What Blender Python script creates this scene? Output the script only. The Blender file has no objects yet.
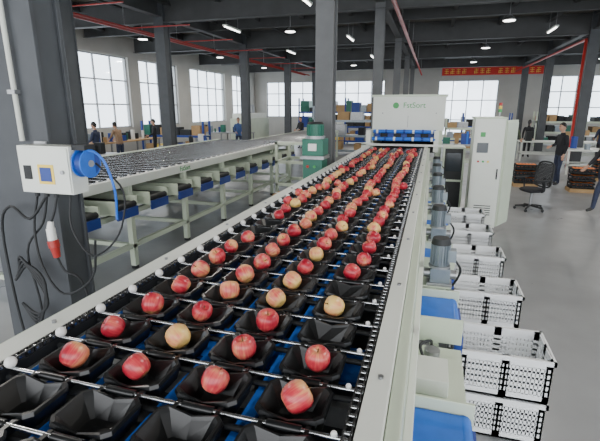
import bpy, math, random
from mathutils import Vector, Matrix
random.seed(7)
scene = bpy.context.scene
# ------------------------------------------------------------------ materials
def mat(name, col, rough=.5, metal=0., var=0., scale=6., bump=0., emit=0.):
    m = bpy.data.materials.new(name); m.use_nodes = True
    nt = m.node_tree; b = nt.nodes["Principled BSDF"]
    b.inputs["Base Color"].default_value = (*col, 1)
    b.inputs["Roughness"].default_value = rough
    b.inputs["Metallic"].default_value = metal
    if emit:
        b.inputs["Emission Color"].default_value = (*col, 1)
        b.inputs["Emission Strength"].default_value = emit
    if var or bump:
        tc = nt.nodes.new("ShaderNodeTexCoord"); n = nt.nodes.new("ShaderNodeTexNoise")
        n.inputs["Scale"].default_value = scale; n.inputs["Detail"].default_value = 6
        nt.links.new(tc.outputs["Object"], n.inputs["Vector"])
        if var:
            r = nt.nodes.new("ShaderNodeValToRGB")
            r.color_ramp.elements[0].position = .3; r.color_ramp.elements[1].position = .7
            r.color_ramp.elements[0].color = (*[c*(1-var) for c in col], 1)
            r.color_ramp.elements[1].color = (*[min(1, c*(1+var)) for c in col], 1)
            nt.links.new(n.outputs["Fac"], r.inputs["Fac"])
            nt.links.new(r.outputs["Color"], b.inputs["Base Color"])
        if bump:
            bp = nt.nodes.new("ShaderNodeBump"); bp.inputs["Strength"].default_value = bump
            bp.inputs["Distance"].default_value = .01
            nt.links.new(n.outputs["Fac"], bp.inputs["Height"]); nt.links.new(bp.outputs["Normal"], b.inputs["Normal"])
    return m

PALE = mat("pale_green_paint", (.58, .65, .52), .4, 0, .04, 3)
WHITE = mat("white_paint", (.74, .77, .71), .4, 0, .03, 3)
BLACKP = mat("black_tray_plastic", (.008, .009, .010), .30, 0, .2, 20)
DARK = mat("dark_rubber", (.016, .018, .02), .6, 0, .2, 8)
BLUE = mat("blue_belt", (.015, .14, .62), .42, 0, .12, 10)
DBLUE = mat("deep_blue_panel", (.015, .05, .28), .45, 0, .1, 5)
CHROME = mat("steel_rod", (.62, .64, .66), .25, 1)
STEEL = mat("brushed_steel", (.35, .36, .37), .4, .8, .15, 20)
CHAIN = mat("oily_chain", (.10, .10, .10), .35, .8, .3, 60)
CAP = mat("white_cap_plastic", (.80, .80, .78), .35)
CRATE = mat("white_crate_plastic", (.86, .88, .90), .45, 0, .03, 8)
COLM = mat("column_grey_paint", (.060, .066, .074), .55, 0, .12, 4)
COLL = mat("column_light_grey", (.11, .115, .12), .55, 0, .12, 4)
BEAM = mat("beam_steel_paint", (.060, .062, .064), .6, 0, .15, 2)
CEIL = mat("ceiling_deck", (.18, .165, .14), .85, 0, .35, .8)
WALL = mat("wall_plaster", (.46, .45, .42), .85, 0, .06, 1.2)
RED = mat("red_pipe_paint", (.42, .03, .025), .4)
BANNER = mat("red_banner_cloth", (.70, .03, .02), .6, 0, .08, 3)
YEL = mat("yellow_print", (.9, .65, .1), .5)
MOTOR = mat("motor_grey", (.24, .28, .31), .35, .5, .1, 12)
GREEN = mat("dark_green_machine", (.02, .15, .10), .4, 0, .1, 6)
LOGO = mat("logo_green", (.06, .36, .10), .5)
CARD = mat("cardboard", (.42, .27, .13), .8, 0, .1, 5)
ORANGE = mat("orange_fruit", (.75, .20, .04), .5, 0, .3, 12)
SKIN = mat("skin", (.55, .32, .22), .5)
HAIR = mat("hair_black", (.012, .010, .009), .5)
EYE = mat("eye_dark", (.02, .015, .01), .3)
LIP = mat("lip", (.40, .14, .12), .5)
CBLACK = mat("cloth_black", (.015, .016, .02), .8, 0, .2, 12)
CNAVY = mat("cloth_navy", (.03, .04, .08), .8, 0, .2, 12)
COLIVE = mat("cloth_olive", (.08, .10, .06), .8, 0, .2, 12)
CGREY = mat("cloth_grey", (.22, .22, .23), .8, 0, .15, 12)
CBROWN = mat("cloth_brown", (.28, .18, .11), .8, 0, .15, 12)
CBLUE = mat("cloth_blue", (.06, .12, .30), .8, 0, .15, 12)
SHOE = mat("shoe_dark", (.02, .02, .02), .5)
LAMP = mat("lamp_diffuser", (1, .98, .94), .4, 0, emit=8)
SCREEN = mat("screen_glass", (.02, .03, .04), .1)
FRAME = mat("window_frame", (.36, .37, .38), .5)

def glass():
    m = bpy.data.materials.new("window_glass"); m.use_nodes = True; nt = m.node_tree
    nt.nodes.clear(); o = nt.nodes.new("ShaderNodeOutputMaterial")
    t = nt.nodes.new("ShaderNodeBsdfTransparent"); g = nt.nodes.new("ShaderNodeBsdfGlossy"); g.inputs["Roughness"].default_value = .05
    mx = nt.nodes.new("ShaderNodeMixShader"); mx.inputs[0].default_value = .06
    t.inputs[0].default_value = (.93, .97, 1, 1)
    nt.links.new(t.outputs[0], mx.inputs[1]); nt.links.new(g.outputs[0], mx.inputs[2]); nt.links.new(mx.outputs[0], o.inputs[0])
    return m
GLASS = glass()

def apple_mat():
    m = bpy.data.materials.new("apple_skin"); m.use_nodes = True; nt = m.node_tree; b = nt.nodes["Principled BSDF"]
    L = nt.links.new
    def math_(op, v1=None, v2=None):
        q = nt.nodes.new("ShaderNodeMath"); q.operation = op
        if v1 is not None: q.inputs[0].default_value = v1
        if v2 is not None: q.inputs[1].default_value = v2
        return q
    uv = nt.nodes.new("ShaderNodeUVMap"); uv.uv_map = "apple"
    geo = nt.nodes.new("ShaderNodeNewGeometry"); tc = nt.nodes.new("ShaderNodeTexCoord")
    mp = nt.nodes.new("ShaderNodeMapping"); mp.inputs["Scale"].default_value = (24, 1.4, 1)
    L(uv.outputs[0], mp.inputs[0])
    st = nt.nodes.new("ShaderNodeTexNoise"); st.inputs["Scale"].default_value = 1.6; st.inputs["Detail"].default_value = 3; L(mp.outputs[0], st.inputs["Vector"])
    n = nt.nodes.new("ShaderNodeTexNoise"); n.inputs["Scale"].default_value = 15; n.inputs["Detail"].default_value = 2; L(tc.outputs["Object"], n.inputs["Vector"])
    p = math_('POWER', None, 3.0); L(geo.outputs["Random Per Island"], p.inputs[0])
    p2 = math_('MULTIPLY', None, .40); L(p.outputs[0], p2.inputs[0])
    sep = nt.nodes.new("ShaderNodeSeparateXYZ"); L(uv.outputs[0], sep.inputs[0])
    v1 = math_('SUBTRACT', None, .5); L(sep.outputs[1], v1.inputs[0])
    v2 = math_('POWER', None, 2.0); v3 = math_('ABSOLUTE'); L(v1.outputs[0], v3.inputs[0]); L(v3.outputs[0], v2.inputs[0])
    v4 = math_('MULTIPLY', None, 1.1); L(v2.outputs[0], v4.inputs[0])
    a = nt.nodes.new("ShaderNodeMath"); a.operation = 'MULTIPLY_ADD'; a.inputs[1].default_value = .95; L(n.outputs["Fac"], a.inputs[0]); L(p2.outputs[0], a.inputs[2])
    a2 = nt.nodes.new("ShaderNodeMath"); a2.operation = 'MULTIPLY_ADD'; a2.inputs[1].default_value = .42; L(st.outputs["Fac"], a2.inputs[0]); L(a.outputs[0], a2.inputs[2])
    a3 = math_('ADD'); L(a2.outputs[0], a3.inputs[0]); L(v4.outputs[0], a3.inputs[1])
    r = nt.nodes.new("ShaderNodeValToRGB"); e = r.color_ramp.elements
    m0 = nt.nodes.new("ShaderNodeMath"); m0.operation = 'SUBTRACT'; m0.inputs[1].default_value = .13; L(a3.outputs[0], m0.inputs[0])
    e[0].position = .46; e[0].color = (.33, .010, .028, 1)
    e[1].position = 1.0; e[1].color = (.84, .57, .18, 1)
    x = e.new(.60); x.color = (.54, .035, .055, 1)
    x = e.new(.71); x.color = (.66, .12, .10, 1)
    x = e.new(.84); x.color = (.80, .37, .16, 1)
    L(m0.outputs[0], r.inputs["Fac"]); L(r.outputs["Color"], b.inputs["Base Color"])
    b.inputs["Roughness"].default_value = .30
    return m
APPLE = apple_mat()
STEM = mat("apple_stem", (.12, .07, .03), .7)

# ------------------------------------------------------------------ mesh builder
def frame_from(d):
    d = d.normalized(); up = Vector((0, 0, 1)) if abs(d.z) < .95 else Vector((1, 0, 0))
    a = d.cross(up).normalized(); b = a.cross(d).normalized()
    return a, b
class MB:
    def __init__(s): s.v = []; s.f = []; s.m = []; s.sm = []; s.mats = []; s.uv = None
    def mi(s, m):
        if m not in s.mats: s.mats.append(m)
        return s.mats.index(m)
    def add(s, vs, fs, m, smooth=False, uvs=None):
        o = len(s.v); s.v += [tuple(v) for v in vs]; k = s.mi(m)
        if s.uv is not None: s.uv += uvs if uvs else [(0, 0)]*len(vs)
        for f in fs: s.f.append(tuple(i+o for i in f)); s.m.append(k); s.sm.append(smooth)
    def box(s, x0, x1, y0, y1, z0, z1, m):
        s.add([(x0,y0,z0),(x1,y0,z0),(x1,y1,z0),(x0,y1,z0),(x0,y0,z1),(x1,y0,z1),(x1,y1,z1),(x0,y1,z1)],
              [(0,3,2,1),(4,5,6,7),(0,1,5,4),(1,2,6,5),(2,3,7,6),(3,0,4,7)], m)
    def obox(s, c, size, R, m):
        hx, hy, hz = [q/2 for q in size]; c = Vector(c)
        vs = [c+R@Vector(p) for p in [(-hx,-hy,-hz),(hx,-hy,-hz),(hx,hy,-hz),(-hx,hy,-hz),(-hx,-hy,hz),(hx,-hy,hz),(hx,hy,hz),(-hx,hy,hz)]]
        s.add(vs, [(0,3,2,1),(4,5,6,7),(0,1,5,4),(1,2,6,5),(2,3,7,6),(3,0,4,7)], m)
    def cyl(s, p0, p1, r, m, n=12, r1=None, smooth=True):
        p0 = Vector(p0); p1 = Vector(p1); r1 = r if r1 is None else r1
        a, b = frame_from(p1-p0); vs = []
        for p, q in ((p0, r), (p1, r1)):
            for i in range(n):
                t = 2*math.pi*i/n; vs.append(p+a*math.cos(t)*q+b*math.sin(t)*q)
        s.add(vs, [(i, (i+1)%n, n+(i+1)%n, n+i) for i in range(n)], m, smooth)
        s.add(vs[:n], [tuple(reversed(range(n)))], m); s.add(vs[n:], [tuple(range(n))], m)
    def sph(s, c, r, m, n=14, k=9, R=None):
        if not hasattr(r, '__len__'): r = (r, r, r)
        c = Vector(c); vs = []; fs = []
        for j in range(k+1):
            ph = math.pi*j/k
            for i in range(n):
                t = 2*math.pi*i/n
                v = Vector((r[0]*math.sin(ph)*math.cos(t), r[1]*math.sin(ph)*math.sin(t), r[2]*math.cos(ph)))
                if R: v = R@v
                vs.append(c+v)
        for j in range(k):
            for i in range(n): fs.append((j*n+i, (j+1)*n+i, (j+1)*n+(i+1)%n, j*n+(i+1)%n))
        s.add(vs, fs, m, True)
    def tube(s, pts, r, m, n=8, sub=5):
        P = [Vector(p) for p in pts]
        if sub > 1 and len(P) > 2:
            Q = [P[0]*2-P[1]]+P+[P[-1]*2-P[-2]]; out = []
            for i in range(1, len(Q)-2):
                for j in range(sub):
                    t = j/sub; a, b, c, d = Q[i-1], Q[i], Q[i+1], Q[i+2]
                    out.append(.5*((2*b)+(-a+c)*t+(2*a-5*b+4*c-d)*t*t+(-a+3*b-3*c+d)*t**3))
            out.append(P[-1]); P = out
        vs = []; fs = []; a = None
        for i, p in enumerate(P):
            d = (P[min(i+1, len(P)-1)]-P[max(i-1, 0)]).normalized()
            if a is None: a, b = frame_from(d)
            else:
                a = (a-d*a.dot(d)).normalized(); b = a.cross(d).normalized()
            for k in range(n):
                t = 2*math.pi*k/n; vs.append(p+(a*math.cos(t)+b*math.sin(t))*r)
        for i in range(len(P)-1):
            for k in range(n): fs.append((i*n+k, i*n+(k+1)%n, (i+1)*n+(k+1)%n, (i+1)*n+k))
        fs.append(tuple(range(n))); fs.append(tuple(reversed(range((len(P)-1)*n, len(P)*n))))
        s.add(vs, fs, m, True)
    def obj(s, name, bevel=0, parent=None, loc=(0,0,0), rotz=0):
        me = bpy.data.meshes.new(name); me.from_pydata(s.v, [], s.f); me.update()
        for m in s.mats: me.materials.append(m)
        me.polygons.foreach_set("material_index", s.m); me.polygons.foreach_set("use_smooth", s.sm)
        if s.uv is not None:
            ul = me.uv_layers.new(name="apple")
            for p in me.polygons:
                us = [s.uv[v][0] for v in p.vertices]; wrap = max(us)-min(us) > .5
                for li, v in zip(p.loop_indices, p.vertices):
                    u, w_ = s.uv[v]; ul.data[li].uv = (u+1 if wrap and u < .5 else u, w_)
        o = bpy.data.objects.new(name, me); scene.collection.objects.link(o)
        o.location = loc; o.rotation_euler = (0, 0, rotz)
        if parent: o.parent = parent
        if bevel:
            bm = o.modifiers.new("bevel", 'BEVEL'); bm.width = bevel; bm.segments = 2; bm.limit_method = 'ANGLE'; bm.angle_limit = math.radians(60)
        return o
def text(name, body, size, loc, rot, m, parent):
    c = bpy.data.curves.new(name, 'FONT'); c.body = body; c.size = size; c.extrude = .002; c.align_x = 'CENTER'; c.align_y = 'CENTER'
    c.materials.append(m); o = bpy.data.objects.new(name, c); scene.collection.objects.link(o)
    o.location = loc; o.rotation_euler = rot; o.parent = parent; return o

# ------------------------------------------------------------------ room
CZ = 5.5; X0, X1, YB, YF = -14., 14., -5., 34.
def floor_mat():
    m = mat("floor_concrete", (.265, .272, .28), .38, 0, .16, .9)
    nt = m.node_tree; b = nt.nodes["Principled BSDF"]
    n = nt.nodes.new("ShaderNodeTexNoise"); n.inputs["Scale"].default_value = 2.5; n.inputs["Detail"].default_value = 8
    mr = nt.nodes.new("ShaderNodeMapRange"); mr.inputs[3].default_value = .18; mr.inputs[4].default_value = .5
    tc = nt.nodes.new("ShaderNodeTexCoord"); nt.links.new(tc.outputs["Object"], n.inputs["Vector"])
    nt.links.new(n.outputs["Fac"], mr.inputs[0]); nt.links.new(mr.outputs[0], b.inputs["Roughness"])
    return m
f = MB(); f.box(X0-.3, X1+.3, YB, YF+.3, -.2, 0, floor_mat()); f.obj("floor")
f = MB(); f.box(X0-.3, X1+.3, YB, YF+.3, CZ, CZ+.2, CEIL)
f.obj("ceiling")

def wall(name, axis, pos, a0, a1, holes, th=.3):
    w = MB()
    def b(s0, s1, z0, z1):
        if s1-s0 < 1e-4 or z1-z0 < 1e-4: return
        if axis == 'x': w.box(min(pos, pos+th), max(pos, pos+th), s0, s1, z0, z1, WALL)
        else: w.box(s0, s1, min(pos, pos+th), max(pos, pos+th), z0, z1, WALL)
    cur = a0
    for (h0, h1, z0, z1) in holes:
        b(cur, h0, 0, CZ); b(h0, h1, 0, z0); b(h0, h1, z1, CZ); cur = h1
    b(cur, a1, 0, CZ); w.obj(name)
win_n = [0]
def window(axis, pos, s0, s1, z0, z1, nv, nh, name=None):
    win_n[0] += 1; w = MB(); t = .06
    def b(a, c, zz0, zz1, dep=.07, m=FRAME, off=0):
        if axis == 'x': w.box(pos-dep/2+off, pos+dep/2+off, a, c, zz0, zz1, m)
        else: w.box(a, c, pos-dep/2+off, pos+dep/2+off, zz0, zz1, m)
    b(s0, s0+t, z0, z1); b(s1-t, s1, z0, z1); b(s0, s1, z0, z0+t); b(s0, s1, z1-t, z1)
    for i in range(1, nv): c = s0+(s1-s0)*i/nv; b(c-.03, c+.03, z0, z1, .06)
    for i in range(1, nh): c = z0+(z1-z0)*i/nh; b(s0, s1, c-.03, c+.03, .05)
    b(s0+.02, s1-.02, z0+.02, z1-.02, .008, GLASS)
    w.obj(name or "window_%d" % win_n[0])
LW = [(3, 8), (9.2, 13.6), (15.2, 18.4), (19.2, 22.6), (24.0, 28.6), (29.8, 33)]
wall("wall_left", 'x', X0, YB, YF, [(a, b, 1.3, 4.5) for a, b in LW], -.3)
for a, b in LW: window('x', X0-.15, a, b, 1.3, 4.5, 4 if b-a > 3.3 else 3, 3)
RW = [(-3, 4), (6, 11), (13, 18), (20, 25), (27, 32)]
wall("wall_right", 'x', X1, YB, YF, [(a, b, .9, 4.5) for a, b in RW], .3)
for a, b in RW: window('x', X1+.15, a, b, .9, 4.5, 4, 3)
FW = [(-13, -9, 1.5, 4.2), (-7.6, -3.6, 1.5, 4.2), (.2, 4.2, 0, 4.1), (7.2, 10.8, 1.2, 4.3)]
wall("wall_far", 'y', YF, X0-.3, X1+.3, FW, .3)
for i, (a, b, c, d) in enumerate(FW):
    window('y', YF+.15, a, b, c, d, 4, 3, "door_1" if i == 2 else None)

def column(x, y, m, w=.34, name="steel_column"):
    c = MB(); h = w/2; t = .03
    c.box(x-h, x+h, y-h, y-h+t, 0.02, CZ, m); c.box(x-h, x+h, y+h-t, y+h, 0.02, CZ, m)
    c.box(x-h+.03, x-h+.05, y-h+t, y+h-t, 0.02, CZ, m); c.box(x+h-.05, x+h-.03, y-h+t, y+h-t, 0.02, CZ, m)
    c.box(x-h-.08, x+h+.08, y-h-.08, y+h+.08, 0, .025, m)
    for sx in (-1, 1):
        for sy in (-1, 1): c.cyl((x+sx*(h+.04), y+sy*(h+.04), .02), (x+sx*(h+.04), y+sy*(h+.04), .07), .014, STEEL, 6)
    return c.obj(name, .004)
YC = [6.5, 12.7, 19, 25.2, 31.4]
for y in YC: column(-1.55, y, COLL, .26)
column(-8.3, 8.7, COLM, .38)
for y in YC[1:]: column(-8.3, y, COLM)
for y in YC[2:]: column(5.3, y, COLM)
column(11.8, 12.7, COLM); column(11.8, 19, COLM); column(11.8, 25.2, COLM)

b = MB()
def ibeam_x(y, z0, z1, x0, x1, fl, m):
    b.box(x0, x1, y-.008, y+.008, z0, z1, m); b.box(x0, x1, y-fl/2, y+fl/2, z0, z0+.02, m); b.box(x0, x1, y-fl/2, y+fl/2, z1-.02, z1, m)
def ibeam_y(x, z0, z1, y0, y1, fl, m):
    b.box(x-.008, x+.008, y0, y1, z0, z1, m); b.box(x-fl/2, x+fl/2, y0, y1, z0, z0+.02, m); b.box(x-fl/2, x+fl/2, y0, y1, z1-.02, z1, m)
for y in [.3]+YC: ibeam_x(y, 4.75, 5.45, X0, X1, .26, BEAM)
for x in [-8.3, -1.55, 5.3, 11.8]: ibeam_y(x, 4.9, 5.4, YB, YF, .22, BEAM)
for k in range(17):
    x = -13+k*1.68; ibeam_y(x, 5.22, 5.48, YB, YF, .12, BEAM)
for y in [3.4, 9.6, 15.8, 22, 28.2]: ibeam_x(y, 5.0, 5.46, X0, X1, .16, BEAM)
b.obj("ceiling_beams")
p = MB()
p.tube([(-9.5, -2, 4.62), (-9.5, 33, 4.62)], .055, RED, 10, 1)
p.tube([(-9.15, -2, 4.58), (-9.15, 33, 4.58)], .035, RED, 8, 1)
p.tube([(-1.0, 9.5, 4.45), (-1.0, 33, 4.45)], .05, RED, 10, 1)
for y in range(9, 33, 3):
    p.tube([(-9.5, y+.5, 4.62), (-7.2, y+.5, 4.62)], .02, RED, 6, 1)
    p.tube([(-9.5, y+.5, 4.62), (-9.5, y+.5, 5.49)], .012, STEEL, 6, 1)
p.tube([(5.0, 18.7, 0), (5.0, 18.7, 4.55), (5.0, 33, 4.55)], .05, RED, 10, 1)
for y in range(10, 33, 3): p.tube([(-1.0, y, 4.45), (-1.0, y, 5.49)], .012, STEEL, 6, 1)
p.obj("sprinkler_pipe")

def lamp_at(x, y):
    l = MB()
    l.cyl((x, y, 4.78), (x, y, 4.92), .20, STEEL, 20, .07); l.cyl((x, y, 4.92), (x, y, 5.49), .012, STEEL, 6)
    l.cyl((x, y, 4.765), (x, y, 4.785), .17, LAMP, 20)
    o = l.obj("high_bay_lamp")
    d = bpy.data.lights.new("lamp_light", 'AREA'); d.shape = 'DISK'; d.size = .34; d.energy = 95; d.color = (1, .95, .87)
    lo = bpy.data.objects.new("lamp_light", d); scene.collection.objects.link(lo); lo.location = (x, y, 4.755); lo.parent = o
for x in (-11, -5, 2, 8.5):
    for y in (3, 9, 15.5, 22, 28.4): lamp_at(x, y)
for x, y in ((-6.6, 7.6), (-6.6, 14.2), (-6.6, 20.6), (-3.2, 11), (-3.2, 17.3), (-3.2, 23.6), (3.6, 12), (3.6, 17.4), (7, 14.2), (7, 20.6)):
    l = MB(); l.box(x-.06, x+.06, y-.6, y+.6, 4.74, 4.79, WHITE); l.cyl((x, y-.58, 4.72), (x, y+.58, 4.72), .018, LAMP, 8)
    for q in (-.45, .45): l.cyl((x, y+q, 4.79), (x, y+q, 5.49), .006, STEEL, 5)
    l.obj("fluorescent_lamp")

# ------------------------------------------------------------------ main sorting conveyor
ZB = 1.45; LANES = [-1.008, -.772, -.535, -.298]; PITCH = .19; YR0 = .95; XR = -.02
rows = [YR0+PITCH*k for k in range(-4, 41)]
def tray(mb, x, y, z, a=.098, b=.080, m=BLACKP, deep=.055):
    t = .010
    def ring(A, B, Z, dz=0):
        c = .018 if A > .05 else .008
        return [(x-A+c, y-B, z+Z), (x, y-B, z+Z-dz), (x+A-c, y-B, z+Z), (x+A, y-B+c, z+Z), (x+A, y+B-c, z+Z), (x+A-c, y+B, z+Z), (x, y+B, z+Z-dz), (x-A+c, y+B, z+Z), (x-A, y+B-c, z+Z), (x-A, y-B+c, z+Z)]
    R = [ring(a-.01, b-.01, -.045), ring(a, b, -.006, .016), ring(a-.003, b-.003, .004, .016), ring(a-t, b-t, .004, .016), ring(a-t-.006, b-t-.005, -.006, .014), ring(a*.5, b*.42, -deep), ring(a*.3, b*.2, -deep-.006)]
    vs = [v for r in R for v in r]; fs = []
    for j in range(len(R)-1):
        for i in range(10): fs.append((j*10+i, j*10+(i+1)%10, (j+1)*10+(i+1)%10, (j+1)*10+i))
    fs.append(tuple(range((len(R)-1)*10, len(R)*10)))
    mb.add(vs, fs, m)
root = bpy.data.objects.new("fruit_sorting_conveyor", None); scene.collection.objects.link(root)
t = MB()
for y in rows:
    for x in LANES:
        tray(t, x, y, ZB, .094, .074)
        for s in (-1, 1):
            t.box(x+s*.060-.006, x+s*.060+.006, y+.070, y+.108, ZB-.030, ZB-.004, BLACKP)
            t.box(x+s*.060-.006, x+s*.060+.006, y-.090, y-.070, ZB-.030, ZB-.008, BLACKP)
t.obj("trays", 0, root)
r = MB()
for y in rows:
    yy = y+PITCH/2
    r.cyl((-1.17, yy, ZB-.010), (-.13, yy, ZB-.010), .0065, CHROME, 8)
    r.cyl((-1.17, yy-.012, ZB-.034), (-.13, yy-.012, ZB-.034), .009, DARK, 6)
    for x in LANES:
        r.cyl((x-.045, yy, ZB-.010), (x+.045, yy, ZB-.010), .012, BLACKP, 8)
    r.sph((-1.165, yy, ZB+.010), (.018, .018, .018), CAP, 12, 8)
    r.sph((-.172, yy, ZB+.000), .009, CAP, 8, 6)
r.obj("cross_rods", 0, root)
bl = MB(); Y0c, Y1c = .12, 8.75
for x in [-1.135, -.890, -.6535, -.4165]:
    bl.box(x-.019, x+.019, Y0c, Y1c, ZB-.060, ZB-.045, BLUE)
bl.box(-1.18, -.13, Y0c, Y1c, ZB-.20, ZB-.19, DARK)
y = .3
while y < 8.6:
    bl.box(-1.18, -.12, y, y+.05, ZB-.19, ZB-.12, STEEL); bl.box(-1.18, -.12, y+.2, y+.42, ZB-.18, ZB-.165, BLUE); y += .8
bl.obj("drive_belts", 0, root)
ch = MB()
for X in (-.142, -1.192):
    ch.box(X-.013, X+.013, Y0c, Y1c, ZB-.05, ZB-.014, DARK)
    y = Y0c
    while y < Y1c:
        ch.box(X-.011, X-.007, y, y+.026, ZB-.012, ZB+.006, CHAIN); ch.box(X+.007, X+.011, y+.004, y+.03, ZB-.012, ZB+.006, CHAIN)
        ch.cyl((X-.012, y+.012, ZB-.002), (X+.012, y+.012, ZB-.002), .006, CHROME, 6); y += .032
ch.obj("chains", 0, root)
fr = MB()
fr.box(-1.30, -1.205, Y0c, Y1c+.3, ZB-.16, ZB+.005, WHITE)
fr.box(-1.365, -1.302, Y0c, Y1c+.3, ZB-.14, ZB-.03, PALE)
fr.box(-1.375, -1.30, Y0c, Y1c+.3, ZB-.38, ZB-.31, WHITE)
fr.box(-.125, -.060, Y0c, Y1c+.3, ZB-.16, ZB+.006, WHITE)
fr.box(-.058, XR, Y0c, Y1c+.3, ZB-.16, ZB-.016, PALE)
fr.box(XR-.008, XR, Y0c, Y1c+.3, ZB-.50, ZB-.16, PALE)
fr.box(XR, XR+.03, Y0c, Y1c+.3, ZB-.30, ZB-.27, WHITE)
for y in [.4+.7*i for i in range(13)]:
    for X in (-.09, -1.25): fr.cyl((X, y, ZB+.004), (X, y, ZB+.014), .009, STEEL, 6)
for y in [.5+1.4*i for i in range(7)]:
    for X in (-1.30, XR-.07):
        fr.box(X, X+.07, y, y+.07, .05, ZB-.16, PALE); fr.cyl((X+.035, y+.035, 0), (X+.035, y+.035, .05), .045, DARK, 12)
    fr.box(-1.30, XR, y, y+.07, .35, .41, PALE); fr.box(-1.30, XR, y, y+.07, ZB-.62, ZB-.56, PALE)
for z in (.35, ZB-.62): fr.box(-1.30, -1.24, Y0c, Y1c, z, z+.06, PALE); fr.box(XR-.06, XR, Y0c, Y1c, z, z+.06, PALE)
fr.box(-1.2, -.1, Y0c, Y0c+.03, ZB-.3, ZB-.1, PALE)
fr.obj("frame", .004, root)
CY = [3.0+1.03*k for k in range(5)]
o = MB()
for k, y in enumerate([1.40]+[c-.47 for c in CY]+[7.68]):
    z = 1.02
    o.box(-1.5, .20, y-.19, y+.19, z-.03, z, BLUE)
    o.cyl((.20, y-.19, z-.03), (.20, y+.19, z-.03), .032, BLUE, 12)
    for s in (-.21, .195): o.box(-1.52, .24, y+s, y+s+.015, z-.10, z+.05, PALE)
    o.box(-1.55, -1.5, y-.21, y+.21, z-.1, z+.08, DBLUE)
    o.box(.205, .25, y-.19, y+.19, z-.20, z-.06, DBLUE)
    o.box(.08, .12, y-.21, y+.21, z-.28, z-.10, PALE)
o.obj("cross_outlet_belts", .003, root)
g = MB()
def gearmotor(x, y, z):
    g.box(x-.075, x+.085, y-.08, y+.08, z-.02, z, STEEL)
    g.box(x-.055, x+.07, y-.06, y+.06, z, z+.095, MOTOR)
    g.cyl((x-.12, y, z+.045), (x+.11, y, z+.045), .032, STEEL, 12)
    g.cyl((x, y, z+.095), (x, y, z+.11), .070, STEEL, 20)
    g.cyl((x, y, z+.11), (x, y, z+.255), .052, MOTOR, 20)
    for i in range(18):
        a = 2*math.pi*i/18; R = Matrix.Rotation(a, 3, 'Z')
        g.obox(Vector((x, y, z+.182))+R@Vector((.056, 0, 0)), (.016, .004, .135), R, MOTOR)
    g.cyl((x, y, z+.255), (x, y, z+.295), .064, DARK, 20, .054)
    g.box(x+.05, x+.10, y-.035, y+.035, z+.14, z+.22, MOTOR)
    g.tube([(x+.08, y+.03, z+.16), (x+.14, y+.06, z+.05), (x+.07, y+.12, z-.12), (x-.05, y+.16, z-.2)], .008, DARK, 6)
for y in [c-.12 for c in CY]+[8.0]:
    gearmotor(.11, y, 1.08)
    g.box(XR, .19, y-.09, y+.09, 1.05, 1.062, PALE); g.box(XR, .0, y-.09, y+.09, .85, 1.05, PALE)
g.obj("gear_motors", .003, root)
c = MB()
c.box(XR+.01, .23, 1.72, 2.22, .74, .95, PALE); c.box(.02, .20, 1.712, 1.72, .77, .93, WHITE)
for i in range(3): c.cyl((.06+.05*i, 1.712, .88), (.06+.05*i, 1.70, .88), .012, [RED, LOGO, DARK][i], 10)
c.box(.01, .15, 1.78, 1.98, .95, 1.03, WHITE); c.cyl((.08, 2.1, .95), (.08, 2.1, 1.0), .04, STEEL, 14)
c.tube([(.05, 1.98, .99), (.02, 2.05, 1.04), (.07, 2.15, 1.02), (.08, 2.2, .96)], .008, DARK, 6)
c.box(XR, .05, 2.24, 2.30, .2, .9, PALE); c.box(.18, .24, 1.35, 1.41, .0, .88, PALE); c.box(XR, .24, 1.41, 2.36, .14, .20, PALE); c.box(.18, .24, 2.24, 2.30, 0, .9, PALE)
c.obj("junction_box", .004, root)

def apple(mb, x, y, z, R):
    prof = [(.0, .74), (.13, .80), (.30, .93), (.52, 1.0), (.76, .88), (.94, .60), (1.0, .22), (.98, -.15), (.88, -.50), (.68, -.78), (.42, -.90), (.2, -.87), (0, -.80)]
    n = 18; rot = Matrix.Rotation(random.uniform(-1.1, 1.1), 3, 'X')@Matrix.Rotation(random.uniform(-1.1, 1.1), 3, 'Y')@Matrix.Rotation(random.uniform(0, 6), 3, 'Z')
    c = Vector((x, y, z)); vs = []; fs = []; uv = []
    for q, (a, h) in enumerate(prof[1:-1]):
        for i in range(n):
            th = 2*math.pi*i/n; w = 1+.025*math.cos(5*th)*(abs(h) > .5)
            vs.append(c+rot@Vector((a*R*w*math.cos(th), a*R*w*math.sin(th), h*R*.92))); uv.append((i/n, (q+1)/12))
    k = len(prof)-2
    for j in range(k-1):
        for i in range(n): fs.append((j*n+i, (j+1)*n+i, (j+1)*n+(i+1)%n, j*n+(i+1)%n))
    vs.append(c+rot@Vector((0, 0, .74*R*.92))); vs.append(c+rot@Vector((0, 0, -.8*R*.92))); uv += [(.5, 0), (.5, 1)]
    for i in range(n): fs.append((i, (i+1)%n, k*n)); fs.append(((k-1)*n+(i+1)%n, (k-1)*n+i, k*n+1))
    mb.add(vs, fs, APPLE, True, uv)
    mb.cyl(c+rot@Vector((0, 0, .70*R)), c+rot@Vector((.08*R, 0, 1.10*R)), R*.05, STEM, 5)
ap = MB(); ap.uv = []
missing = {(2, 3), (4, 3), (9, 0)}
for k, y in enumerate(rows[4:-2]):
    for l, x in enumerate(LANES):
        if (k, l) in missing: continue
        if k > 7 and random.random() < .05: continue
        jx, jy = random.uniform(-.020, .020), random.uniform(-.010, .010)
        R = random.uniform(.038, .0425)
        apple(ap, x+jx, y+jy, ZB+.006+(R-.04), R)
        if k > 9 and random.random() < .16: apple(ap, x+jx+random.choice((-1, 1))*.072, y+jy+.02, ZB+.024, .037)
ap.obj("apples", 0, root)

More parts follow.
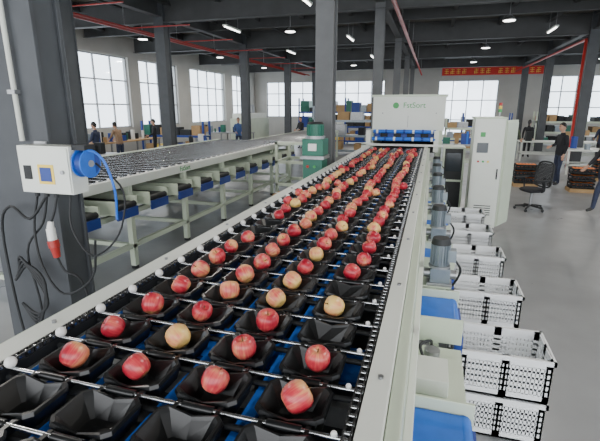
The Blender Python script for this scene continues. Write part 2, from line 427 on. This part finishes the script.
# ------------------------------------------------------------------ scanner housing at belt end
s = MB()
Ya = 9.25
s.box(-1.20, .22, Ya, Ya+2.0, 1.76, 2.42, WHITE)
s.box(-1.23, .25, Ya-.03, Ya+2.03, 2.42, 2.46, PALE)
s.box(-1.14, .16, Ya-.012, Ya, 1.82, 2.37, WHITE)
s.box(-1.27, -1.17, Ya, Ya+2.0, .9, 1.76, PALE); s.box(.08, .2, Ya, Ya+2.0, .9, 1.76, PALE)
s.box(-1.17, .08, Ya+1.6, Ya+1.7, 1.3, 1.74, DARK)
for X in (-1.27, .10):
    for yy in (Ya, Ya+1.9): s.box(X, X+.1, yy, yy+.1, 0, .9, PALE)
s.box(-1.17, .08, Ya, Ya+2.0, 1.32, 1.40, DARK)
for i, (yy, zz) in enumerate([(9.14, 1.74), (8.98, 1.60)]):
    s.cyl((-1.16, yy, zz), (.07, yy, zz), .036, BLUE, 14)
    for j in range(7): s.cyl((-1.1+j*.18, yy, zz), (-1.06+j*.18, yy, zz), .042, DBLUE if j % 2 else CAP, 14)
s.box(-1.36, .24, 8.86, 8.93, 1.47, 1.51, WHITE)
s.box(-1.36, -1.26, 8.86, 9.3, 1.30, 1.50, WHITE)
s.box(-1.28, -1.19, 8.95, 9.25, 1.36, 1.76, WHITE); s.box(.04, .13, 8.95, 9.25, 1.36, 1.76, WHITE)
for j in range(9): s.box(-1.15+j*.135, -1.03+j*.135, 9.235, 9.245, 1.56, 1.76, DARK if j % 2 else DBLUE)
for X in (-1.0, 0.05): s.cyl((X, Ya-.03, 2.1), (X, Ya-.012, 2.1), .012, STEEL, 8)
s.box(-.494, -.486, Ya-.0135, Ya-.011, 1.82, 2.05, STEEL)
so = s.obj("fruit_scanner_housing", .006)
text("logo_text", "FstSort", .15, (-.38, Ya-.016, 2.25), (math.pi/2, 0, 0), LOGO, so)
lg = MB(); lg.cyl((-.74, Ya-.02, 2.25), (-.74, Ya-.012, 2.25), .06, LOGO, 18); lg.obj("logo_disc", 0, so)

s = MB()
s.box(.25, .62, 8.95, 9.5, .15, 1.44, DARK); s.box(.23, .64, 8.93, 9.52, 1.44, 1.47, PALE); s.box(.23, .27, 8.93, 8.98, 0, 1.44, PALE); s.box(.60, .64, 8.93, 8.98, 0, 1.44, PALE)
s.box(.30, .57, 8.94, 8.95, 1.0, 1.36, SCREEN); s.box(.23, .64, 8.93, 8.96, .8, .84, PALE)
s.box(.25, .3, 9.45, 9.5, 0, .2, PALE); s.box(.57, .62, 9.45, 9.5, 0, .2, PALE)
s.obj("control_console", .004)

s = MB()
s.box(.70, 1.18, 8.15, 8.75, .12, 2.02, WHITE); s.box(.72, 1.16, 8.17, 8.73, 0, .12, DARK)
s.box(.68, 1.20, 8.13, 8.77, 2.02, 2.05, PALE)
s.box(.725, 1.155, 8.135, 8.15, .16, 1.98, WHITE)
s.box(.76, .94, 8.125, 8.136, 1.45, 1.62, SCREEN)
s.box(1.11, 1.13, 8.11, 8.136, 1.0, 1.18, DARK)
for i in range(3): s.cyl((.80+i*.08, 8.115, 1.30), (.80+i*.08, 8.136, 1.30), .018, [RED, LOGO, YEL][i], 12)
for i in range(5): s.box(.8, 1.08, 8.13, 8.137, .35+i*.04, .365+i*.04, DARK)
s.box(.80, .88, 8.13, 8.137, 1.72, 1.80, LOGO)
R = Matrix.Rotation(math.radians(62), 3, 'Z'); s.obox((1.32, 8.41, 1.07), (.52, .025, 1.86), R, PALE)
s.obox((1.338, 8.40, 1.07), (.48, .012, 1.78), R, PALE)
s.cyl((1.1, 8.4, 2.05), (1.1, 8.4, 2.13), .012, STEEL, 8)
for i, m in enumerate([LOGO, YEL, RED]): s.cyl((1.1, 8.4, 2.13+i*.055), (1.1, 8.4, 2.18+i*.055), .028, m, 14)
s.obj("electrical_cabinet", .005)

# ------------------------------------------------------------------ crates
def crate_mesh(mb, x0, y0, z0, L=.56, W=.40, H=.315, m=CRATE):
    t = .012; x1, y1 = x0+L, y0+W
    mb.box(x0, x1, y0, y1, z0, z0+.015, m)
    def side(axis, p, a0, a1):
        def bb(s0, s1, q0, q1, th=t):
            if axis == 'y': lo, hi = (p, p+th) if p == y0 else (p-th, p); mb.box(s0, s1, lo, hi, z0+q0, z0+q1, m)
            else: lo, hi = (p, p+th) if p == x0 else (p-th, p); mb.box(lo, hi, s0, s1, z0+q0, z0+q1, m)
        bb(a0, a1, 0, .055)
        for q in (.092, .135, .178, .221): bb(a0, a1, q-.008, q+.008)
        bb(a0, a1, .252, H)
        bb(a0, a0+.04, 0, H); bb(a1-.04, a1, 0, H); bb((a0+a1)/2-.025, (a0+a1)/2+.025, 0, H)
        n = int((a1-a0-.07)/.024)
        for i in range(n+1):
            c = a0+.035+(a1-a0-.07)*i/n; bb(c-.008, c+.008, .05, .255, t*.8)
    side('y', y0, x0, x1); side('y', y1, x0, x1); side('x', x0, y0, y1); side('x', x1, y0, y1)
    e = .014
    mb.box(x0-e, x1+e, y0-e, y0+.004, z0+H-.03, z0+H, m); mb.box(x0-e, x1+e, y1-.004, y1+e, z0+H-.03, z0+H, m)
    mb.box(x0-e, x0+.004, y0-e, y1+e, z0+H-.03, z0+H, m); mb.box(x1-.004, x1+e, y0-e, y1+e, z0+H-.03, z0+H, m)
for k, y in enumerate(CY):
    c = MB(); jx = random.uniform(-.012, .012)
    crate_mesh(c, 0, 0, 0); crate_mesh(c, .008, .004, .318)
    c.obj("plastic_crate_stack", 0, None, (.275+jx, y-.2, 0))

# ------------------------------------------------------------------ second sorting line (left)
r2 = bpy.data.objects.new("sorting_line_conveyor", None); scene.collection.objects.link(r2)
m2 = MB(); Z2 = 1.28; ya, yb = 3.35, 12.0
y = ya+.15
while y < yb-.1:
    for j in range(9):
        tray(m2, -5.98+.24*j, y, Z2, .1, .078, BLACKP, .05)
    m2.cyl((-6.08, y+.1, Z2+.002), (-3.97, y+.1, Z2+.002), .008, CHROME, 6)
    m2.sph((-3.965, y+.1, Z2+.02), .018, CAP, 8, 6); y += .2
m2.obj("trays", 0, r2)
f2 = MB()
for X in (-3.95, -6.18):
    f2.box(X, X+.08, ya, yb, Z2-.10, Z2+.02, WHITE if X > -5 else PALE)
    f2.box(X, X+.07, ya, yb, Z2-.50, Z2-.43, PALE); f2.box(X, X+.07, ya, yb, .30, .37, PALE)
    for i in range(7):
        yy = ya+.1+i*1.4; f2.box(X, X+.08, yy, yy+.08, .04, Z2-.1, PALE); f2.cyl((X+.04, yy+.04, 0), (X+.04, yy+.04, .04), .05, DARK, 12)
for i in range(7):
    yy = ya+.1+i*1.4; f2.box(-6.18, -3.87, yy, yy+.07, .30, .36, PALE); f2.box(-6.18, -3.87, yy, yy+.07, Z2-.5, Z2-.44, PALE)
f2.box(-6.1, -3.95, ya, ya+.04, Z2-.1, Z2, PALE)
f2.box(-6.1, -3.95, ya, yb, Z2-.12, Z2-.11, DARK)
f2.obj("frame", .004, r2)
o2 = MB()
y = ya+.5
while y < yb-.3:
    o2.box(-6.3, -3.72, y-.2, y+.2, Z2-.30, Z2-.27, DARK); o2.cyl((-3.72, y-.2, Z2-.3), (-3.72, y+.2, Z2-.3), .04, DARK, 12)
    for s_ in (-.22, .2): o2.box(-6.3, -3.68, y+s_, y+s_+.02, Z2-.38, Z2-.2, PALE)
    o2.box(-3.69, -3.66, y-.2, y+.2, Z2-.45, Z2-.33, DBLUE); y += .7
o2.obj("cross_belts", .003, r2)
text("side_logo", "FstSort", .11, (-3.868, 6.3, Z2-.04), (math.pi/2, 0, math.pi/2), LOGO, r2)
e = MB()
for X in (-5.6, -4.2):
    e.box(X, X+.07, 12.4, 20, 1.1, 1.22, PALE)
    for yy in (12.5, 15, 17.5, 19.8): e.box(X, X+.07, yy, yy+.07, 0, 1.1, PALE)
e.box(-5.55, -4.2, 12.4, 20, 1.14, 1.17, DARK)
for i in range(50): e.cyl((-5.53, 12.5+i*.15, 1.19), (-4.2, 12.5+i*.15, 1.19), .03, STEEL, 8)
e.obj("feed_roller_conveyor", .003)
e = MB()
for X in (-3.6, -2.9):
    for yy in (9.9, 10.9): e.box(X, X+.07, yy, yy+.07, 0, 1.42, PALE)
for z in (.35, .9, 1.35):
    e.box(-3.6, -2.83, 9.9, 9.97, z, z+.07, PALE); e.box(-3.6, -2.83, 10.9, 10.97, z, z+.07, PALE)
    e.box(-3.6, -3.53, 9.9, 10.97, z, z+.07, PALE); e.box(-2.9, -2.83, 9.9, 10.97, z, z+.07, PALE)
for i in range(8): e.cyl((-3.55, 10.0+.12*i, 1.40), (-2.88, 10.0+.12*i, 1.40), .035, STEEL, 10)
e.obj("transfer_roller_table", .003)
# cardboard boxes and sacks between the two lines
e = MB()
for (x, y, z, w_, d_, h_) in ((-2.9, 7.6, 0, .5, .4, .35), (-2.3, 8.0, 0, .45, .4, .3), (-2.85, 7.65, .35, .4, .35, .25)):
    e.box(x, x+w_, y, y+d_, z, z+h_, CARD); e.box(x-.003, x+w_+.003, y+d_/2-.03, y+d_/2+.03, z+.002, z+h_+.003, WHITE)
e.obj("cardboard_box_pile", .004)
e = MB()      # green machine in front of the middle column
x, y = -1.585, 6.05
e.box(x-.18, x+.18, y-.18, y+.18, 0, .08, GREEN); e.box(x-.14, x+.14, y-.15, y+.16, .08, 1.50, GREEN)
e.box(x-.17, x+.17, y-.18, y+.18, 1.50, 1.55, STEEL); e.box(x-.15, x+.15, y-.16, y+.17, 1.55, 1.78, GREEN)
e.cyl((x, y, 1.78), (x, y, 1.82), .14, STEEL, 18); e.cyl((x, y, 1.82), (x, y, 1.98), .11, GREEN, 18)
for i in range(14):
    a = 2*math.pi*i/14; R = Matrix.Rotation(a, 3, 'Z'); e.obox(Vector((x, y, 1.90))+R@Vector((.115, 0, 0)), (.02, .008, .14), R, GREEN)
e.cyl((x, y, 1.98), (x, y, 2.01), .12, DARK, 18, .10)
e.box(x-.06, x+.06, y-.175, y-.16, 1.62, 1.72, CAP); e.cyl((x-.07, y-.17, 1.4), (x-.07, y-.15, 1.4), .02, RED, 12); e.cyl((x+.03, y-.17, 1.4), (x+.03, y-.15, 1.4), .02, LOGO, 12)
e.obj("green_pump_machine", .008)

# ------------------------------------------------------------------ near left column with control box
c = MB()
c.box(-3.45, -2.75, 2.61, 2.64, .02, CZ, COLM); c.box(-3.45, -2.75, 2.85, 2.88, .02, CZ, COLM)
c.box(-3.12, -3.08, 2.64, 2.85, .02, CZ, COLM); c.box(-2.80, -2.775, 2.64, 2.85, .02, CZ, COLM)
c.box(-3.55, -2.65, 2.56, 2.98, 0, .03, COLM)
c.obj("steel_column", .004)
c = MB()
c.tube([(-2.98, 2.575, 5.4), (-2.96, 2.575, 1.96)], .018, WHITE, 10, 1)
for z in (2.3, 3.0, 3.8): c.box(-3.01, -2.94, 2.555, 2.608, z, z+.03, STEEL)
cp = c
cb = MB(); D = .11
cb.box(-2.98+D, -2.52+D, 2.44, 2.59, 1.60, 1.94, WHITE); cb.box(-2.97+D, -2.53+D, 2.43, 2.44, 1.61, 1.93, WHITE)
cb.box(-2.93+D, -2.86+D, 2.424, 2.431, 1.70, 1.80, DARK); cb.box(-2.80+D, -2.66+D, 2.424, 2.431, 1.67, 1.81, YEL); cb.box(-2.78+D, -2.68+D, 2.420, 2.425, 1.69, 1.79, DBLUE)
cb.cyl((-2.58+D, 2.415, 1.76), (-2.58+D, 2.432, 1.76), .014, STEEL, 10)
for i, x in enumerate((-2.92, -2.83, -2.74)): cb.cyl((x+D, 2.5, 1.56), (x+D, 2.5, 1.60), .018, DARK, 10)
cb.box(-2.98+D, -2.76, 2.59, 2.608, 1.58, 1.96, STEEL)
cbo = cb.obj("control_box", .008)
cp.obj("conduit_pipe", 0, cbo)
hr = MB()
hr.cyl((-2.38, 2.52, 1.82), (-2.30, 2.51, 1.82), .085, DBLUE, 24); hr.cyl((-2.385, 2.52, 1.82), (-2.375, 2.52, 1.82), .10, BLUE, 24); hr.cyl((-2.305, 2.51, 1.82), (-2.295, 2.51, 1.82), .10, BLUE, 24)
hr.cyl((-2.41, 2.53, 1.82), (-2.29, 2.51, 1.82), .025, STEEL, 12)
hr.box(-2.41, -2.30, 2.47, 2.57, 1.915, 1.95, DARK)
hr.tube([(-2.33, 2.5, 1.91), (-2.24, 2.5, 1.90), (-2.18, 2.52, 1.82), (-2.15, 2.55, 1.62), (-2.2, 2.6, 1.4)], .009, BLUE, 8)
hr.obj("hose_reel", 0, cbo)
cab = MB()
def cable(pts, r=.009, m=DARK): cab.tube(pts, r, m, 8)
cable([(-2.81, 2.5, 1.57), (-2.87, 2.48, 1.3), (-2.82, 2.46, 1.0), (-2.65, 2.46, .8), (-2.4, 2.5, .95), (-2.33, 2.5, 1.25)])
cable([(-2.72, 2.5, 1.57), (-2.80, 2.5, 1.35), (-3.0, 2.5, 1.1), (-2.95, 2.5, .6), (-3.05, 2.5, 0.01)])
cable([(-2.63, 2.5, 1.57), (-2.64, 2.47, 1.46), (-2.68, 2.46, 1.37)])
cable([(-2.72, 2.5, 1.57), (-2.90, 2.48, 1.38), (-3.10, 2.5, 1.46), (-3.25, 2.52, 1.25), (-3.2, 2.5, .5), (-3.1, 2.5, .01)], .011)
cable([(-2.5, 2.5, 1.60), (-2.48, 2.45, 1.35), (-2.32, 2.45, 1.15), (-2.2, 2.6, 1.28), (-2.16, 2.65, 1.6), (-2.29, 2.55, 1.82)], .007)
for i in range(4): cable([(-3.15+.02*i, 2.48, .85+.03*i), (-2.97-.02*i, 2.46, 1.0+.02*i), (-2.84, 2.47, .85-.04*i), (-2.95, 2.46, .5+.03*i), (-3.12, 2.48, .65)], .011)
cab.obj("power_cable", 0, cbo)
pl = MB()
pl.cyl((-2.68, 2.46, 1.38), (-2.68, 2.45, 1.33), .02, CAP, 12, .028); pl.cyl((-2.68, 2.45, 1.33), (-2.665, 2.44, 1.24), .032, CAP, 16); pl.cyl((-2.665, 2.44, 1.24), (-2.655, 2.44, 1.19), .040, RED, 16)
pl.cyl((-2.655, 2.44, 1.19), (-2.645, 2.44, 1.11), .034, RED, 16, .024); pl.tube([(-2.645, 2.44, 1.11), (-2.60, 2.45, 1.0), (-2.48, 2.5, .85), (-2.45, 2.6, .01)], .009, DARK, 8)
pl.obj("industrial_plug", 0, cbo)

# ------------------------------------------------------------------ office chair
c = MB()
for i in range(5):
    a = i*2*math.pi/5+.3; ex, ey = .30*math.cos(a), .30*math.sin(a)
    c.cyl((0, 0, .11), (ex, ey, .075), .025, DARK, 8, .018); c.cyl((ex-.015, ey, .03), (ex+.015, ey, .03), .03, DARK, 12)
c.cyl((0, 0, .09), (0, 0, .40), .028, STEEL, 12); c.box(-.12, .12, -.12, .12, .40, .43, DARK)
c.sph((0, 0, .46), (.26, .26, .06), CBLACK, 20, 8)
for sx in (-1, 1):
    c.tube([(sx*.22, .05, .43), (sx*.30, .05, .48), (sx*.30, .03, .66), (sx*.30, -.05, .68), (sx*.30, -.18, .68)], .018, DARK, 8)
    c.box(sx*.30-.035, sx*.30+.035, -.2, .1, .68, .71, DARK)
c.tube([(-.22, .24, .55), (-.24, .27, .80), (-.19, .30, 1.02), (0, .31, 1.06), (.19, .30, 1.02), (.24, .27, .80), (.22, .24, .55), (0, .22, .52), (-.22, .24, .55)], .02, DARK, 8)
for i in range(17): q = -.20+i*.025; c.cyl((q, .245, .55), (q, .30, 1.03), .007, CBLACK, 5)
for i in range(16): z = .57+i*.03; c.cyl((-.22, .245+.1*(z-.55), z), (.22, .245+.1*(z-.55), z), .007, CBLACK, 5)
c.tube([(0, .1, .42), (0, .27, .44), (0, .29, .7)], .026, DARK, 8)
c.obj("office_chair", 0, None, (2.20, 10.5, 0), math.radians(-60))

# ------------------------------------------------------------------ people
def person(name, loc, yaw, top, legs, P=None, hair='short', H=1.0):
    J = dict(pelvis=(0,0,.93), spine=(0,-.01,1.10), chest=(0,0,1.28), neck=(0,.005,1.46), hb=(0,-.01,1.53),
             shL=(.165,.01,1.40), elL=(.21,.03,1.13), wrL=(.22,-.04,.89), shR=(-.165,.01,1.40), elR=(-.21,.03,1.13), wrR=(-.22,-.04,.89),
             hiL=(.085,0,.88), knL=(.095,-.02,.48), anL=(.10,.02,.09), toL=(.115,-.13,.045), hiR=(-.085,0,.88), knR=(-.095,-.02,.48), anR=(-.10,.02,.09), toR=(-.115,-.13,.045))
    if P: J.update(P)
    J = {k: Vector(v) for k, v in J.items()}
    rad = dict(pelvis=(.135,.10), spine=(.125,.09), chest=(.15,.10), neck=(.055,.055), hb=(.05,.05), shL=(.062,.062), shR=(.062,.062), elL=(.045,.045), elR=(.045,.045), wrL=(.030,.030), wrR=(.030,.030),
               hiL=(.088,.088), hiR=(.088,.088), knL=(.062,.062), knR=(.062,.062), anL=(.045,.045), anR=(.045,.045), toL=(.036,.03), toR=(.036,.03))
    names = list(J); E = [('pelvis','spine','t'),('spine','chest','t'),('chest','neck','t'),('neck','hb','n'),('chest','shL','t'),('shL','elL','t'),('elL','wrL','t'),('chest','shR','t'),('shR','elR','t'),('elR','wrR','t'),
        ('pelvis','hiL','l'),('hiL','knL','l'),('knL','anL','l'),('anL','toL','s'),('pelvis','hiR','l'),('hiR','knR','l'),('knR','anR','l'),('anR','toR','s')]
    me = bpy.data.meshes.new(name+"_body"); me.from_pydata([J[n] for n in names], [(names.index(a), names.index(b_)) for a, b_, _ in E], []); me.update()
    ob = bpy.data.objects.new("body_tmp", me); scene.collection.objects.link(ob)
    ob.modifiers.new("skin", 'SKIN'); sb = ob.modifiers.new("sub", 'SUBSURF'); sb.levels = 2; sb.render_levels = 2
    sv = me.skin_vertices[0].data
    for i, n in enumerate(names): sv[i].radius = rad[n]; sv[i].use_root = (n == 'pelvis')
    bpy.context.view_layer.update()
    dg = bpy.context.evaluated_depsgraph_get(); nm = bpy.data.meshes.new_from_object(ob.evaluated_get(dg))
    bpy.data.objects.remove(ob)
    nm.materials.clear()
    for m in (top, SKIN, legs, SHOE): nm.materials.append(m)
    idx = {'t': 0, 'n': 1, 'l': 2, 's': 3}
    for p_ in nm.polygons:
        c_ = p_.center; best = 9; lab = 't'
        for a, b_, l_ in E:
            A, B = J[a], J[b_]; d = B-A; t_ = max(0, min(1, (c_-A).dot(d)/d.length_squared)); q = (c_-(A+d*t_)).length/(.5*(rad[a][0]+rad[b_][0])+.02)
            if q < best: best = q; lab = l_
        if lab == 'l' and c_.z > .86: lab = 't'
        p_.material_index = idx[lab]; p_.use_smooth = True
    root_ = bpy.data.objects.new(name, None); scene.collection.objects.link(root_)
    root_.location = loc; root_.rotation_euler = (0, 0, yaw); root_.scale = (H, H, H)
    bo = bpy.data.objects.new("body", nm); scene.collection.objects.link(bo); bo.parent = root_
    h = MB(); hc = J['hb']+Vector((0, -.02, .10))
    h.sph(hc, (.074, .092, .112), SKIN, 20, 14); h.sph(hc+Vector((0, -.03, -.06)), (.052, .055, .05), SKIN, 14, 9)
    h.cyl(J['neck']+Vector((0, 0, -.02)), hc+Vector((0, .01, -.04)), .05, SKIN, 14)
    h.sph(hc+Vector((0, -.096, -.015)), (.012, .018, .022), SKIN, 10, 8)
    for s_ in (-1, 1):
        h.sph(hc+Vector((s_*.028, -.082, .008)), (.013, .008, .007), EYE, 8, 6); h.box(hc.x+s_*.028-.016, hc.x+s_*.028+.016, hc.y-.092, hc.y-.082, hc.z+.024, hc.z+.03, HAIR)
        h.sph(hc+Vector((s_*.075, .005, -.005)), (.01, .02, .03), SKIN, 8, 6)
    h.sph(hc+Vector((0, -.083, -.055)), (.024, .009, .007), LIP, 8, 6)
    n = 20; vs = []; fs = []; K = 8
    for j in range(K+1):
        for i in range(n):
            th = 2*math.pi*i/n; back = (math.sin(th)+1)/2
            lim = 1.0+back*(1.15 if hair == 'short' else 1.35); ph = lim*j/K
            vs.append(hc+Vector((.083*math.sin(ph)*math.cos(th), .102*math.sin(ph)*math.sin(th), .008+.120*math.cos(ph))))
    for j in range(K):
        for i in range(n): fs.append((j*n+i, (j+1)*n+i, (j+1)*n+(i+1)%n, j*n+(i+1)%n))
    h.add(vs, fs, HAIR, True)
    if hair == 'long': h.sph(hc+Vector((0, .09, -.06)), (.045, .04, .11), HAIR, 12, 8)
    h.obj("head", 0, root_)
    hd = MB()
    for s_, sd in ((1, 'L'), (-1, 'R')):
        w = J['wr'+sd]; d = (w-J['el'+sd]).normalized(); side = Vector((0, -1, 0)); side = (side-d*side.dot(d)).normalized() if abs(d.y) < .9 else Vector((0, 0, 1))
        nrm = d.cross(side).normalized()*s_
        pal = w+d*.05; Rm = Matrix((side, nrm, d)).transposed()
        hd.sph(pal, (.040, .017, .052), SKIN, 12, 8, Rm); hd.cyl(w-d*.03, w+d*.02, .026, SKIN, 10, .024)
        for i, L in enumerate((.068, .078, .072, .056)):
            o_ = w+d*.088+side*(.027-.018*i)
            hd.tube([o_-d*.015, o_+d*L*.45-nrm*.004, o_+d*L*.8-nrm*.018, o_+d*L-nrm*.032], .0085, SKIN, 7, 2)
        hd.tube([w+d*.03+side*.02, w+d*.055+side*.048, w+d*.08+side*.055-nrm*.01], .010, SKIN, 7, 2)
    hd.obj("hands", 0, root_)
    cl = MB()
    cl.cyl(J['neck']+Vector((0, 0, -.035)), J['neck']+Vector((0, 0, .005)), .068, top, 16, .058)
    cl.obj("collar", 0, root_)
    return root_
WORK = dict(elL=(.22,-.04,1.14), wrL=(.15,-.24,1.06), elR=(-.22,-.04,1.14), wrR=(-.14,-.25,1.05))
BEND = dict(chest=(0,-.08,1.25), neck=(0,-.14,1.41), hb=(0,-.18,1.47), shL=(.165,-.10,1.36), shR=(-.165,-.10,1.36), elL=(.2,-.2,1.14), wrL=(.14,-.38,1.05), elR=(-.2,-.2,1.14), wrR=(-.14,-.38,1.05))
person("worker", (3.58, 14.2, 0), math.radians(-70), CBLACK, CNAVY, dict(elR=(-.23,-.02,1.14), wrR=(-.12,-.22,1.10), knL=(.1,-.07,.48), anL=(.11,-.02,.09), toL=(.12,-.17,.045)), H=1.03)
person("worker", (3.60, 10.7, 0), math.radians(-75), CBLACK, CNAVY, dict(knL=(.1,-.16,.50), anL=(.1,-.20,.10), toL=(.11,-.34,.05), knR=(-.1,.06,.48), anR=(-.1,.30,.13), toR=(-.11,.19,.045), elL=(.22,.12,1.14), wrL=(.22,.14,.90), elR=(-.22,-.10,1.15), wrR=(-.2,-.26,.98)))
person("worker", (2.95, 18.2, 0), math.radians(20), COLIVE, CNAVY, WORK)
person("worker", (4.15, 22, 0), math.radians(160), CBLACK, CBLACK, None, 'long', .97)
person("worker", (-11.5, 14.2, 0), math.radians(-100), CBROWN, CNAVY, BEND)
person("worker", (-11.45, 16.4, 0), math.radians(-60), CBLACK, CBLACK, WORK)
person("worker", (-11.0, 12.4, 0), math.radians(-80), CNAVY, CBLACK, WORK)
person("worker", (-9.3, 20.3, 0), math.radians(30), CBLUE, CNAVY, WORK)
person("worker", (-7.0, 23.5, 0), math.radians(-30), CBLACK, CNAVY, WORK)
person("worker", (6.3, 19.6, 0), math.radians(190), CNAVY, CBLACK, WORK)
person("worker", (8.6, 22.6, 0), math.radians(30), CBLACK, CNAVY)

# ------------------------------------------------------------------ background furniture
def bench(name, x0, x1, y0, y1, z, m, topm, items=8):
    c = MB(); c.box(x0, x1, y0, y1, z-.05, z, topm)
    n = max(2, int((x1-x0)/1.5)+1); ny = max(2, int((y1-y0)/1.5)+1)
    for i in range(n):
        for j in range(ny):
            X = x0+.03+(x1-x0-.12)*i/(n-1); Y = y0+.03+(y1-y0-.12)*j/(ny-1); c.box(X, X+.06, Y, Y+.06, 0, z-.05, m)
    c.box(x0+.03, x1-.03, y0+.03, y0+.09, .3, .36, m); c.box(x0+.03, x1-.03, y1-.09, y1-.03, .3, .36, m)
    for i in range(items):
        X = random.uniform(x0+.15, x1-.35); Y = random.uniform(y0+.1, y1-.3); w = random.uniform(.12, .3); hh = random.uniform(.1, .45)
        mm = random.choice([CARD, DARK, MOTOR, DBLUE, DARK, GREEN, CAP, BLUE])
        if random.random() < .5: c.box(X, X+w, Y, Y+w*.8, z, z+hh, mm)
        else: c.cyl((X+w/2, Y+w/2, z), (X+w/2, Y+w/2, z+hh), w*.35, mm, 12)
    c.obj(name, .003)
bench("workbench", -12.8, -11.9, 9.5, 17.5, .9, STEEL, CARD, 40)
bench("workbench", -9.6, -7.2, 14.0, 14.9, .85, GREEN, STEEL, 10)
bench("workbench", -12.8, -9.5, 22.0, 22.9, .9, STEEL, STEEL, 14)
bench("workbench", -10.6, -9.0, 10.2, 11.0, .9, DBLUE, STEEL, 8)
bench("packing_table", 4.4, 7.6, 16.6, 17.6, .85, WHITE, WHITE, 3)
bench("packing_table", 3.6, 9.0, 20.4, 21.3, .85, WHITE, WHITE, 6)
bench("packing_table", 6.2, 9.5, 24.4, 25.4, .9, WHITE, CAP, 5)
bench("packing_table", -.2, 2.6, 16.5, 17.4, .95, PALE, STEEL, 8)
def rack(name, x0, x1, y0, y1, H, lv, post, seed):
    rnd = random.Random(seed); c = MB(); n = max(2, int((x1-x0)/2.2)+1)
    for i in range(n):
        X = x0+(x1-x0-.08)*i/(n-1)
        for Y in (y0, y1-.08): c.box(X, X+.08, Y, Y+.08, 0, H, post)
    for k in range(lv):
        z = .15+k*(H-.2)/lv; c.box(x0, x1, y0, y0+.05, z, z+.1, post); c.box(x0, x1, y1-.05, y1, z, z+.1, post); c.box(x0, x1, y0+.05, y1-.05, z+.07, z+.1, STEEL)
        X = x0+.12
        while X < x1-.5:
            w = rnd.uniform(.25, .6); hh = rnd.uniform(.25, (H-.2)/lv-.2); mm = rnd.choice([CARD, DARK, DARK, WHITE, DBLUE, MOTOR, STEEL, CBLACK, GREEN, CARD, YEL])
            if rnd.random() < .85 and X+w < x1-.1: c.box(X, X+w, y0+.08, y1-.1, z+.1, z+.1+hh, mm)
            X += w+.06
    c.obj(name, 0)
rack("storage_rack", -8.2, -2.2, 27, 28, 2.8, 3, DBLUE, 3)
rack("storage_rack", -1.0, 4.6, 29.5, 30.4, 1.9, 2, DBLUE, 5)
rack("storage_rack", 5.8, 11, 29, 30, 2.0, 3, PALE, 8)
rack("storage_rack", -5.6, -2.6, 20.8, 21.6, 2.3, 3, MOTOR, 9)
rack("storage_rack", .6, 3.4, 23.2, 24, 1.7, 3, PALE, 12)
rack("storage_rack", -13.6, -10.2, 18.4, 19.1, 1.6, 2, DBLUE, 15)
rack("storage_rack", -13.4, -9.2, 8.1, 8.8, 1.7, 3, DBLUE, 21)
def fruit_crates(x, y, nx, nz, name="fruit_crate_stack"):
    c = MB(); c.box(0, nx*.6+.05, 0, .45, 0, .1, CARD)
    for i in range(nx):
        for k in range(nz):
            X = i*.6+.02; Z = .1+k*.19
            c.box(X, X+.56, .02, .42, Z, Z+.02, DARK)
            for a in ((X, X+.56, .02, .04), (X, X+.56, .40, .42), (X, X+.02, .02, .42), (X+.54, X+.56, .02, .42)):
                c.box(*a, Z, Z+.06, DARK); c.box(*a, Z+.11, Z+.16, DARK)
            for a in range(6):
                for s_ in (.02, .40): c.box(X+.1*a, X+.1*a+.03, s_, s_+.02, Z, Z+.16, DARK)
            for a in range(6):
                for b_ in range(4): c.sph((X+.07+.085*a, .08+.08*b_, Z+.13), .045, ORANGE, 8, 6)
    c.obj(name, 0, None, (x, y, 0))
fruit_crates(3.66, 13.1, 1, 3); fruit_crates(2.35, 13.6, 1, 3); fruit_crates(4.9, 15.4, 2, 3); fruit_crates(6.4, 18.0, 2, 3)
s = MB(); s.box(.3, 6.9, YF-.12, YF-.09, 4.42, 4.98, BANNER); s.box(.3, .36, YF-.14, YF-.01, 4.3, 5.0, STEEL); s.box(6.84, 6.9, YF-.14, YF-.01, 4.3, 5.0, STEEL)
for i in range(16):
    if i in (4, 8, 12): continue
    X = .55+i*.39; Y = YF-.125
    for q in range(3): s.box(X, X+.26, Y-.01, Y, 4.56+q*.12, 4.59+q*.12, YEL)
    s.box(X+.11, X+.14, Y-.01, Y, 4.52, 4.86, YEL)
    if i % 2: s.box(X, X+.04, Y-.01, Y, 4.52, 4.7, YEL)
s.obj("slogan_banner")
s = MB()
s.box(-11.5, -10.2, 24, 27, .3, 1.6, PALE); s.box(-11.4, -10.3, 24.1, 26.9, 1.6, 1.9, WHITE)
for X in (-11.5, -10.3):
    for Y in (24, 26.9): s.box(X, X+.1, Y, Y+.1, 0, .3, PALE)
s.box(-11.2, -10.5, 23.98, 24, .7, 1.3, DARK); s.cyl((-10.8, 25.5, 1.9), (-10.8, 25.5, 2.4), .2, STEEL, 14)
s.obj("packing_machine", .01)

# ------------------------------------------------------------------ world, light, camera
w = bpy.data.worlds.new("overcast_sky"); scene.world = w; w.use_nodes = True
bg = w.node_tree.nodes["Background"]; bg.inputs[0].default_value = (.93, .96, 1, 1); bg.inputs[1].default_value = 4.4
d = bpy.data.lights.new("back_fill_light", 'AREA'); d.shape = 'RECTANGLE'; d.size = 20; d.size_y = 4.5; d.energy = 260; d.color = (1, .98, .95)  # broad fill light added behind the camera to brighten the hall; no door here
o_ = bpy.data.objects.new("back_fill_light", d); scene.collection.objects.link(o_); o_.location = (0, -4.8, 2.8); o_.rotation_euler = (math.radians(90), 0, 0)

cam = bpy.data.cameras.new("camera"); cam.lens = 25.98; cam.sensor_width = 36; cam.clip_start = .02; cam.clip_end = 200
co = bpy.data.objects.new("camera", cam); scene.collection.objects.link(co)
co.location = (0, 0, 2.2); co.rotation_euler = (math.radians(90-14.56), 0, math.radians(16.68)); scene.camera = co
